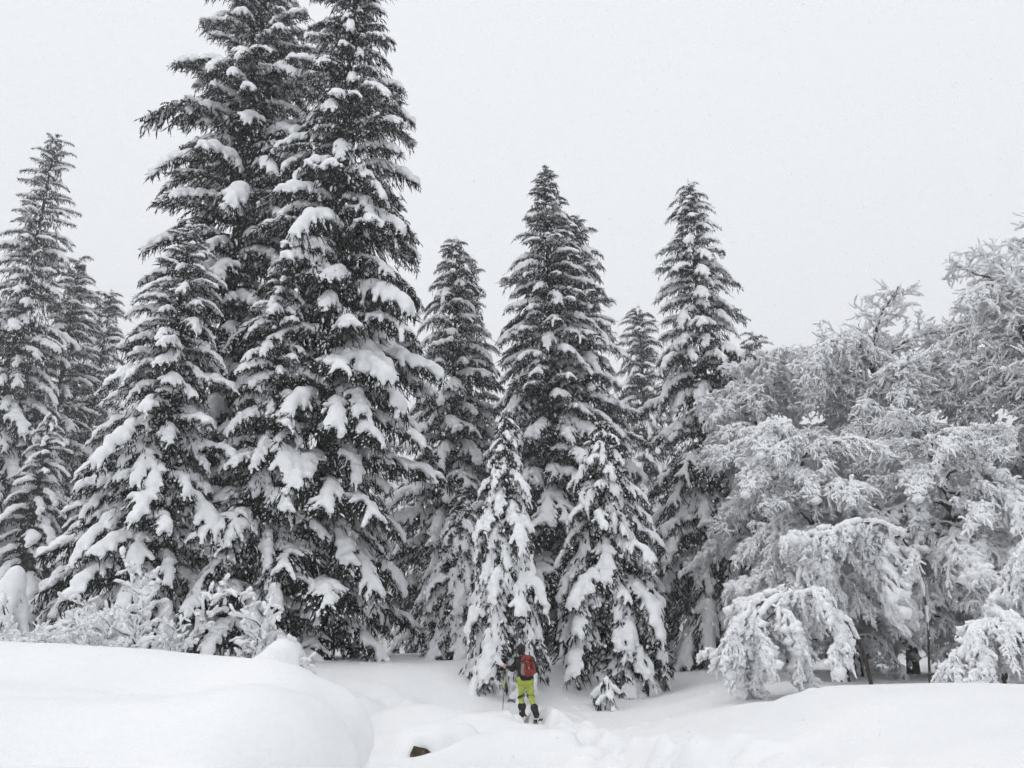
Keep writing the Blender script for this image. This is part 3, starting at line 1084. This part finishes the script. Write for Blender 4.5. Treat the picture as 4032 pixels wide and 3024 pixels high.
# ------------------------------------------------------------------ small trees buried in snow
def buried(label, px, py_top, Y, H, Rm, seed, n=16, dark=60, cat='young tree'):
    g = np.random.default_rng(seed)
    X = at(px, py_top, Y).x
    z0 = gz(X, Y) - .1
    t = thing('buried_sapling', label, cat, (X, Y, z0), 0, 'young trees buried in snow')
    f = Field((-Rm * 1.6, -Rm * 1.6, -.1), (Rm * 1.6, Rm * 1.6, H * 1.25), max(.018, H * .016), 48 / max(.6, H * .7))
    nd = Soup()
    for k in range(n):
        u = (k + g.random()) / n
        a = g.uniform(0, 6.28)
        r = Rm * (1 - u) ** .8 * g.uniform(.7, 1.1) + .03
        z = H * (.25 + .72 * u)
        p0 = np.array([0, 0, z])
        p1 = np.array([math.cos(a) * r * .6, math.sin(a) * r * .6, z - .02 * H])
        p2 = np.array([math.cos(a) * r, math.sin(a) * r, z - H * .2 * g.uniform(.6, 1.3)])
        rs = H * (.055 + .05 * g.random()) * (1 - .5 * u)
        f.cap(p0, p1, rs, rs, below=1.4)
        f.cap(p1, p2, rs, rs * .7, below=1.2)
        m = max(3, dark // n)
        P = np.concatenate([p1 + (p2 - p1) * g.random((m, 1)) + g.normal(0, .03, (m, 3)) - [0, 0, rs * .5]])
        D = np.stack([np.full(m, math.cos(a) * .5), np.full(m, math.sin(a) * .5), np.full(m, -1.0)], 1) + g.normal(0, .25, (m, 3))
        twiglets(nd, P, D, np.full(m, H * .12 + .05), g, needle=.03, width=.018, fat=.015)
    f.cap((0, 0, H * .8), (0, 0, H), H * .06, H * .03)
    obj('trunk', trunk_mesh('trunk', H * .95, .02 + .012 * H, seed), t)
    o = obj('twigs', nd.mesh('twigs', [M_NEEDLE]), t)
    D = f.dist() + H * .018 * SinNoise(seed, 14, 6 / H, 30 / H)(*f.grid())
    obj('snow_load', f.mesh('snow_load', M_SNOW, D=D), o)
    return t


buried('tall cone of snow over a young tree at the left edge', 18, 562, 21.0, 2.3, .7, 71, 40, 160)
buried('young spruce nearly buried beside the left-edge snow cone', 4, 590, 20.0, 1.7, .55, 72, 28, 110)
buried('knee-high sapling under lumpy snow right of the skier', 606, 664, 21.6, .9, .62, 73, 18, 150)
buried('low snowy sprig under the dark giant by the mound', 322, 655, 17.0, .6, .35, 75, 10, 90)

# ------------------------------------------------------------------ stump mound and rock
t = thing('snow_covered_stump', 'rounded mound of snow over a stump on the left snow bank', 'stump', tuple(at(283, 660, 8.5)))
t.scale = (.62, .62, .62)
f = Field((-1.0, -.7, -.5), (.6, .8, .6), .03, 16)
f.cap((-.55, .1, -.18), (-.05, 0, .10), .10, .17)
f.cap((-.05, 0, -.10), (.0, 0, .06), .22, .20)
f.cap((-.3, .1, -.22), (.08, 0, -.2), .22, .18)
obj('snow_cap', f.mesh('snow_cap', M_GROUND, noise=SinNoise(31, 8, 2, 7), amp=.012), t)
f = Field((-.3, -.4, -.6), (.3, .3, .1), .02, 40)
f.cap((.03, -.12, -.45), (.03, -.10, -.15), .11, .085)
obj('stump', f.mesh('stump', M_BARK, noise=SinNoise(32, 10, 20, 60), amp=.008), t)

m, _, b = principled('rock', (.08, .065, .045), 0.9, 0.1)
M_ROCK = noise_colour(m, b, (.035, .03, .022), (.12, .092, .06), 12, bump=.8, bscale=40)
rp = at(424, 745, 13.0)
t = thing('snow_capped_rock', 'small brown rock peeping out from under a snow pillow left of the skier', 'rock', tuple(rp))
f = Field((-.35, -.35, -.5), (.4, .4, .3), .016, 40)
f.cap((-.08, -.05, -.15), (.12, .0, -.12), .13, .11, sx=1.0)
f.cap((-.14, -.04, .0), (-.10, 0, -.12), .03, .08)
obj('stone', f.mesh('stone', M_ROCK, noise=SinNoise(33, 16, 10, 70), amp=.014), t)
f = Field((-1.1, -.6, -.7), (1.3, 1.3, .8), .03, 12)
f.cap((-.25, .25, .02), (.55, .40, .02), .22, .26)
f.cap((-.06, -.02, .08), (.2, .0, .05), .09, .09)
f.cap((-.24, -.05, -.1), (-.26, -.1, -.3), .07, .1)
f.cap((.22, -.02, -.02), (.30, -.05, -.25), .09, .12)
f.cap((.25, .18, .02), (.75, .30, -.18), .17, .25)
f.cap((-.32, .12, -.10), (-.42, .1, -.35), .12, .2)
obj('snow_cap', f.mesh('snow_cap', M_GROUND, noise=SinNoise(34, 8, 2, 8), amp=.02), t)

# ------------------------------------------------------------------ skier
def flat(name, c1, c2=None, rough=.85, scale=14):
    m, _, b = principled(name, c1, rough, .15)
    return noise_colour(m, b, c1, c2 or c1, scale, bump=.3, bscale=scale * 3)


M_SKIN = flat('skin', (.45, .28, .20), (.50, .32, .24), .6)
M_JACKET = flat('jacket_black', (.010, .011, .013), (.022, .023, .026))
M_TROUSER = flat('trousers_lime', (.36, .42, .07), (.43, .49, .09), .8, 9)
M_BOOT = flat('boots_black', (.012, .012, .013), (.025, .025, .027), .5)
M_BAND = flat('band_black', (.02, .02, .018), (.035, .035, .03), .7)
M_HAT = flat('hat_dark', (.018, .02, .026), (.034, .036, .044), .9)
M_RED = flat('pack_red', (.18, .030, .024), (.26, .046, .036), .7, 10)
M_GREY = flat('pack_grey', (.20, .19, .185), (.27, .26, .25), .8)
M_STRAP = flat('strap_black', (.012, .012, .012), (.025, .025, .025), .7)
M_METAL = flat('pole_metal', (.05, .05, .05), (.09, .09, .09), .35)
M_LIME = flat('pole_lime', (.5, .55, .04), (.55, .6, .06), .5)
M_SKI = flat('ski_topsheet', (.22, .05, .03), (.30, .07, .04), .4)
M_DARKBASE = flat('ski_base', (.02, .02, .02), (.03, .03, .03), .4)

PY = 20.2
pp = at(525.5, 714.0, PY)
PX = pp.x
person_z = pp.z - .07
PS = 0.90


def caps(f, L):
    for c in L:
        f.cap(*c[:4], **(c[4] if len(c) > 4 else {}))


HIPS = [(-.09, 0, .92), (.09, -.01, .92)]
KN = [(-.105, .07, .50), (.13, .03, .51)]
AN = [(-.085, -.01, .12), (.265, -.24, .12)]
SH = [(-.175, .07, 1.40), (.165, .09, 1.39)]
EL = [(-.335, .06, 1.17), (.27, .22, 1.14)]
HA = [(-.475, .235, 1.205), (.17, .42, 1.13)]
HEAD = np.array((-.105, .15, 1.615))
person = thing('person', 'skier in black jacket and lime trousers seen from behind, holding a pole', 'person', (PX, PY, person_z))
person.scale = (PS, PS, PS)
f = Field((-.65, -.45, -.02), (.45, .62, 1.80), .0095, 70)
caps(f, [
    ((-.0, 0, .92), (-.02, .03, 1.12), .135, .125), ((-.02, .03, 1.12), (-.03, .07, 1.33), .125, .145, dict(sy=1.15)),
    ((-.15, .07, 1.37), (.13, .08, 1.37), .075, .075), ((-.035, .08, 1.40), (-.075, .115, 1.53), .058, .052),
    (HEAD + [0, .005, .015], HEAD + [.0, -.01, .05], .098, .096), (HEAD + [0, .05, -.055], HEAD + [0, .045, -.03], .062, .072),
    (HEAD + [-.02, .11, -.02], HEAD + [-.022, .118, -.038], .012, .017),            # nose
    (HEAD + [-.094, .005, -.03], HEAD + [-.097, .0, .01], .014, .017), (HEAD + [.094, .005, -.03], HEAD + [.097, .0, .01], .014, .017),
])
for k in (0, 1):
    caps(f, [(HIPS[k], KN[k], .088, .060), (KN[k], AN[k], .060, .040), (AN[k], tuple(np.add(AN[k], (0, .16, -.07))), .042, .035), (AN[k], tuple(np.add(AN[k], (0, -.03, -.07))), .042, .04),
             (SH[k], EL[k], .054, .042), (EL[k], HA[k], .042, .028)])
    h = np.array(HA[k])
    d = h - np.array(EL[k])
    d /= np.linalg.norm(d)
    # palm, then four fingers curled round the pole (or relaxed) and the thumb closing from the side
    palm = h + d * .045
    f.cap(h, palm + d * .02, .026, .030, sx=1.2)
    side = np.array((0, 0, 1.0))
    out = np.cross(d, side)
    out /= np.linalg.norm(out)
    for q, (ln, zz) in enumerate(((.030, .032), (.034, .011), (.032, -.010), (.026, -.030))):
        a0 = palm + d * .035 + side * zz
        a1 = a0 + d * ln + out * .004
        a2 = a1 + out * .030 + d * .004
        a3 = a2 + out * .012 - d * .026
        caps(f, [(a0, a1, .0095, .009), (a1, a2, .009, .0085), (a2, a3, .0085, .008)])
    b0 = h + d * .02 + side * .026 + out * .012
    b1 = b0 + d * .025 + out * .026 + side * .008
    caps(f, [(b0, b1, .011, .010), (b1, b1 + d * .026 + out * .004 - side * .006, .010, .0085)])
obj('body', f.mesh('body', M_SKIN), person)
# jacket
f = Field((-.60, -.30, .75), (.46, .55, 1.62), .012, 45)
caps(f, [((-.06, 0, .92), (.07, 0, .92), .150, .150, dict(sy=1.05)), ((.0, .0, .93), (-.02, .03, 1.15), .175, .16, dict(sy=1.25)), ((-.02, .03, 1.15), (-.03, .07, 1.34), .165, .175, dict(sy=1.3)),
         ((-.16, .07, 1.375), (.14, .085, 1.37), .088, .088), ((-.05, .09, 1.44), (-.075, .11, 1.50), .085, .075)])
for k in (0, 1):
    e, hnd = np.array(EL[k]), np.array(HA[k])
    caps(f, [(SH[k], EL[k], .082, .066), (EL[k], tuple(e + (hnd - e) * .95), .066, .047)])
X_, Y_, Z_ = f.grid()
D = f.dist() + .006 * SinNoise(41, 12, 10, 34)(X_, Y_, Z_)
D = np.maximum(D, .885 + .006 * np.sin(X_ * 30) - Z_ + 0 * Y_)
obj('jacket', f.mesh('jacket', M_JACKET, D=D), person)
# trousers, ending in the boots
f = Field((-.30, -.42, .12), (.42, .30, 1.02), .011, 50)
caps(f, [((-.07, 0, .93), (.08, 0, .93), .118, .118, dict(sy=1.0)), ((-.085, -.02, .86), (.085, -.02, .86), .108, .108)])
for k in (0, 1):
    caps(f, [(HIPS[k], KN[k], .112, .076), (KN[k], AN[k], .076, .070)])
D = f.dist() + .007 * SinNoise(42, 14, 9, 36)(*f.grid())
X_, Y_, Z_ = f.grid()
D = np.maximum(D, .20 - Z_ + 0 * X_ + 0 * Y_)
obj('trousers', f.mesh('trousers', M_TROUSER, D=D), person)
for k in (0, 1):
    kn, an = np.array(KN[k]), np.array(AN[k])
    ax = (an - kn) / np.linalg.norm(an - kn)
    f = Field(kn - .16, kn + .16, .01, 60)
    f.cap(kn - ax * .05, kn + ax * .06, .099, .094)
    D = f.dist()
    X_, Y_, Z_ = f.grid()
    tl = (X_ - kn[0]) * (-ax[0]) + (Z_ - kn[2]) * (-ax[2]) + (Y_ - kn[1]) * (-ax[1]) + (X_ - kn[0]) * .25 * (1 if k else -1)
    D = np.maximum(D, np.abs(tl + .01) - .030)
    obj('knee_band', f.mesh('knee_band', M_BAND, D=D), person)
    f = Field(an - [.16, .25, .16], an + [.16, .38, .25], .01, 50)
    up = -ax
    caps(f, [(an + up * .14, an, .084, .070), (an + [0, -.02, -.03], an + [0, -.035, -.06], .066, .062), (an + [0, 0, -.05], an + [0, .19, -.075], .058, .05), (an + up * .15, an + up * .17, .088, .086)])
    D = f.dist() + .004 * SinNoise(43 + k, 10, 20, 60)(*f.grid())
    X_, Y_, Z_ = f.grid()
    D = np.maximum(D, an[2] - .12 - Z_ + 0 * X_ + 0 * Y_)
    bo = obj('boot', f.mesh('boot', M_BOOT, D=D), person)
    for zz in (.0, .06, .11):
        f = Field(an + up * zz - .13, an + up * zz + .13, .009, 70)
        f.cap(an + up * zz, an + up * (zz + .001), .078 + .008 * (zz > .05), .078)
        D = f.dist()
        X_, Y_, Z_ = f.grid()
        D = np.maximum(D, np.abs(Z_ - an[2] - up[2] * zz + .15 * (Y_ - an[1])) - .011 + 0 * X_)
        obj('buckle_strap', f.mesh('buckle_strap', M_STRAP, D=D), bo)
# hair and hat
f = Field(HEAD - .2, HEAD + .2, .008, 70)
caps(f, [(HEAD + [0, -.015, -.035], HEAD + [0, -.015, .02], .098, .105)])
D = np.maximum(f.dist(), (f.ax[1][None, :, None] - HEAD[1] - .02) + 0 * f.S)
obj('hair', f.mesh('hair', flat('hair', (.012, .01, .008), (.025, .02, .016)), D=D), person)
f = Field(HEAD - .2, HEAD + .22, .008, 60)
caps(f, [(HEAD + [0, .0, .03], HEAD + [0, -.012, .062], .113, .105)])
X_, Y_, Z_ = f.grid()
D = np.maximum(f.dist() + .0025 * np.sin((X_ - HEAD[0]) * 150), HEAD[2] - .012 - Z_ + .25 * (Y_ - HEAD[1]) + 0 * X_)
obj('hat', f.mesh('hat', M_HAT, D=D), person)

# backpack
pk = thing('backpack', 'red and grey backpack worn by the skier', 'backpack', (PX + .075 * PS, PY - .175 * PS, person_z + 1.02 * PS), 0)
pk.scale = (.95 * PS, .95 * PS, .93 * PS)
pk.rotation_euler = (math.radians(-9), math.radians(-3), math.radians(4))
f = Field((-.3, -.28, -.1), (.3, .25, .68), .012, 50)
caps(f, [((-.085, 0, .10), (.085, 0, .10), .105, .105, dict(sy=.95)), ((-.085, .0, .10), (-.08, .02, .38), .10, .095), ((.085, .0, .10), (.08, .02, .38), .10, .095), ((0, -.01, .08), (0, .01, .40), .12, .11)])
bag = obj('bag', f.mesh('bag', M_RED, noise=SinNoise(51, 12, 10, 34), amp=.006), pk)
f = Field((-.3, -.28, .30), (.3, .25, .68), .012, 50)
caps(f, [((-.07, -.01, .45), (.07, -.01, .45), .078, .078), ((-.06, -.03, .43), (.06, -.03, .43), .075, .075)])
obj('lid', f.mesh('lid', M_RED, noise=SinNoise(52, 12, 12, 40), amp=.006), pk)
f = Field((-.25, -.3, -.05), (.25, .1, .36), .011, 50)
caps(f, [((-.05, -.10, .10), (.07, -.10, .10), .05, .05), ((.01, -.10, .10), (.01, -.10, .22), .075, .06)])
obj('front_pocket', f.mesh('front_pocket', M_RED, noise=SinNoise(53, 12, 12, 40), amp=.005), pk)
f = Field((-.3, -.25, -.05), (-.02, .2, .40), .011, 55)
caps(f, [((-.135, -.055, .06), (-.125, -.05, .26), .062, .052)])
obj('side_pocket', f.mesh('side_pocket', M_GREY, noise=SinNoise(54, 12, 12, 40), amp=.004), pk)
f = Field((.02, -.25, -.05), (.3, .2, .40), .011, 55)
caps(f, [((.165, -.02, .06), (.16, -.02, .26), .045, .04)])
obj('side_pocket', f.mesh('side_pocket', M_RED, noise=SinNoise(55, 12, 12, 40), amp=.004), pk)


def tube_part(name, pts, r, mat, parent, sides=6):
    P = np.array(pts, float)
    rr = np.full(len(P), r) if np.isscalar(r) else np.array(r, float)
    v, q = tube_batch(P[None], rr[None], sides)
    so = Soup()
    so.add(v, q)
    n = len(P)
    for base in (0, (n - 1) * sides):
        so.F.append(np.array([[base, base + k, base + k + 1] for k in range(1, sides - 1)]))
    return obj(name, so.mesh(name, [mat]), parent)


tube_part('strap', [(-.05, -.175, .12), (-.055, -.135, .30), (-.055, -.105, .38), (-.06, -.10, .46), (-.06, -.05, .53)], .014, M_STRAP, pk)
tube_part('strap', [(.09, -.165, .12), (.085, -.13, .30), (.08, -.10, .38), (.08, -.095, .46), (.075, -.05, .53)], .014, M_STRAP, pk)
tube_part('strap', [(-.18, -.06, .36), (-.10, -.10, .37), (.0, -.115, .375), (.10, -.10, .37), (.185, -.05, .36), (.235, -.06, .30)], .014, M_STRAP, pk)
tube_part('shoulder_strap', [(-.09, .08, .42), (-.13, .14, .50), (-.15, .24, .44), (-.14, .30, .28)], .022, M_STRAP, pk)
tube_part('shoulder_strap', [(.06, .08, .42), (.08, .14, .50), (.09, .26, .44), (.08, .32, .28)], .022, M_STRAP, pk)

# ski pole in the left hand
gp = np.array((PX, PY, person_z)) + (np.array(HA[0]) + np.array((-.045, .060, 0.0))) * PS
dirp = np.array((.06, .02, 1.0))
dirp /= np.linalg.norm(dirp)
top = gp + dirp * .25
low = gp - dirp * (gp[2] - gz(gp[0], gp[1]) + .12)
pole = thing('ski_pole', 'dark ski pole with a lime band planted in the snow by the skier', 'ski pole', tuple(low))
a = np.zeros(3)
Lp = np.linalg.norm(top - low)
tube_part('shaft', [a, dirp * Lp * .45, dirp * Lp * .45 + dirp * .001], .009, M_METAL, pole)
tube_part('lime_section', [dirp * (Lp * .45 + .002), dirp * (Lp * .66)], .0105, M_LIME, pole)
tube_part('upper_shaft', [dirp * (Lp * .66 + .001), dirp * (Lp - .16)], .0105, M_METAL, pole)
tube_part('grip', [dirp * (Lp - .17), dirp * (Lp - .15), dirp * (Lp - .09), dirp * (Lp - .03), dirp * Lp], [.012, .019, .016, .018, .024], M_STRAP, pole, 8)
tube_part('wrist_strap', [dirp * (Lp - .02), dirp * (Lp - .06) + [.04, -.01, 0], dirp * (Lp - .15) + [.055, -.01, 0], dirp * (Lp - .19) + [.03, 0, 0], dirp * (Lp - .10) + [.012, 0, 0]], .008, M_STRAP, pole)
tube_part('basket', [dirp * .07, dirp * .075, dirp * .085], [.012, .048, .014], M_STRAP, pole, 10)

# touring skis, sunk in the powder
for k in (0, 1):
    an = np.array(AN[k])
    z_s = an[2] - .125 - (.09 if k else .11)
    ws = thing('touring_ski', ('orange touring ski under the left boot, deep in powder', 'orange touring ski with its snowy tail showing behind the right boot')[k], 'ski',
               (PX + an[0] * PS, PY + (an[1] + .08) * PS, person_z + z_s * PS), math.radians((3, 14)[k]))
    n = 14
    yy = np.linspace(-.42 if k else -.30, 1.0, n)
    zz = .10 * np.clip((yy - .72) / .28, 0, 1) ** 2 + (.10 * np.clip((-yy - .22) / .2, 0, 1))
    wd = .052 - .010 * np.cos((yy + .1) * 2.2) * .8
    wd[-1] = .012
    wd[-2] *= .8
    for nm, o0, o1, mt in (('base', -.012, -.002, M_DARKBASE), ('topsheet', -.0015, .007, M_SKI)):
        ring = np.stack([np.stack([-wd, yy, zz + o0], 1), np.stack([wd, yy, zz + o0], 1), np.stack([wd * .9, yy, zz + o1], 1), np.stack([-wd * .9, yy, zz + o1], 1)], 1)
        Vv = ring.reshape(-1, 3)
        i0 = np.arange(n - 1)[:, None] * 4
        Fq = np.concatenate([np.concatenate([i0 + q, i0 + (q + 1) % 4, i0 + 4 + (q + 1) % 4, i0 + 4 + q], 1) for q in range(4)] + [np.array([[0, 1, 2, 3], [(n - 1) * 4 + 3, (n - 1) * 4 + 2, (n - 1) * 4 + 1, (n - 1) * 4]])])
        obj(nm, mesh_np(nm, Vv, Fq, mt, smooth=False), ws)
    f = Field((-.08, -.22, -.02), (.08, .22, .08), .01, 60)
    caps(f, [((0, -.12, .015), (0, -.06, .03), .028, .03), ((0, .10, .015), (0, .15, .02), .028, .025)])
    obj('binding', f.mesh('binding', M_STRAP), ws)
    if k:
        f = Field((-.12, -.55, -.05), (.12, -.05, .14), .014, 40)
        caps(f, [((0, -.36, .02), (0, -.24, .035), .035, .045)])
        obj('snow_load', f.mesh('snow_load', M_SNOW, noise=SinNoise(57, 8, 10, 40), amp=.006), ws)

# ------------------------------------------------------------------ falling snow and haze
def flakes():
    g = np.random.default_rng(9)
    n = 56000
    Y = 7.0 + 20 * g.random(n) ** .8
    X = (g.random(n) - .5) * 1.5 * Y
    Z = EYE + Y * g.uniform(-.14, .95, n)
    P = np.stack([X, Y, Z], 1)
    P = P[Z > gh(X, Y) + .3]
    s = (.0020 + .0048 * g.random((len(P), 1)) ** 3) * g.uniform(.7, 1.3, (len(P), 3)) * np.array([[1, 1, 1.5]])
    so = Soup()
    tet = np.array([[1, 1, 1], [-1, -1, 1], [-1, 1, -1], [1, -1, -1]], float) * .9
    so.add((P[:, None, :] + tet[None] * s[:, None, :]).reshape(-1, 3), (np.arange(len(P))[:, None, None] * 4 + np.array([[0, 1, 2], [0, 3, 1], [0, 2, 3], [1, 3, 2]])[None]).reshape(-1, 3))
    return so.mesh('falling_snow', [M_SNOW], smooth=False)


fl = obj('falling_snow', flakes())
tag(fl, 'fine snowflakes falling through the air', 'snowfall', kind='stuff')

mh = bpy.data.materials.new('snow_haze')
mh.use_nodes = True
n = mh.node_tree
n.nodes.clear()
pv = n.nodes.new('ShaderNodeVolumePrincipled')
pv.inputs['Color'].default_value = (.985, .99, .995, 1)
pv.inputs['Density'].default_value = 0.0024
pv.inputs['Anisotropy'].default_value = 0.0
out = n.nodes.new('ShaderNodeOutputMaterial')
n.links.new(pv.outputs[0], out.inputs['Volume'])
hb = np.array([[x, y, z] for x in (-430, 430) for y in (-50, 430) for z in (-2.5, 52)], float)
hq = np.array([[0, 1, 3, 2], [4, 6, 7, 5], [0, 4, 5, 1], [2, 3, 7, 6], [0, 2, 6, 4], [1, 5, 7, 3]])
hz = obj('haze', mesh_np('haze', hb, hq, mh, smooth=False))
tag(hz, 'pale haze of the falling snow', 'haze', kind='stuff')
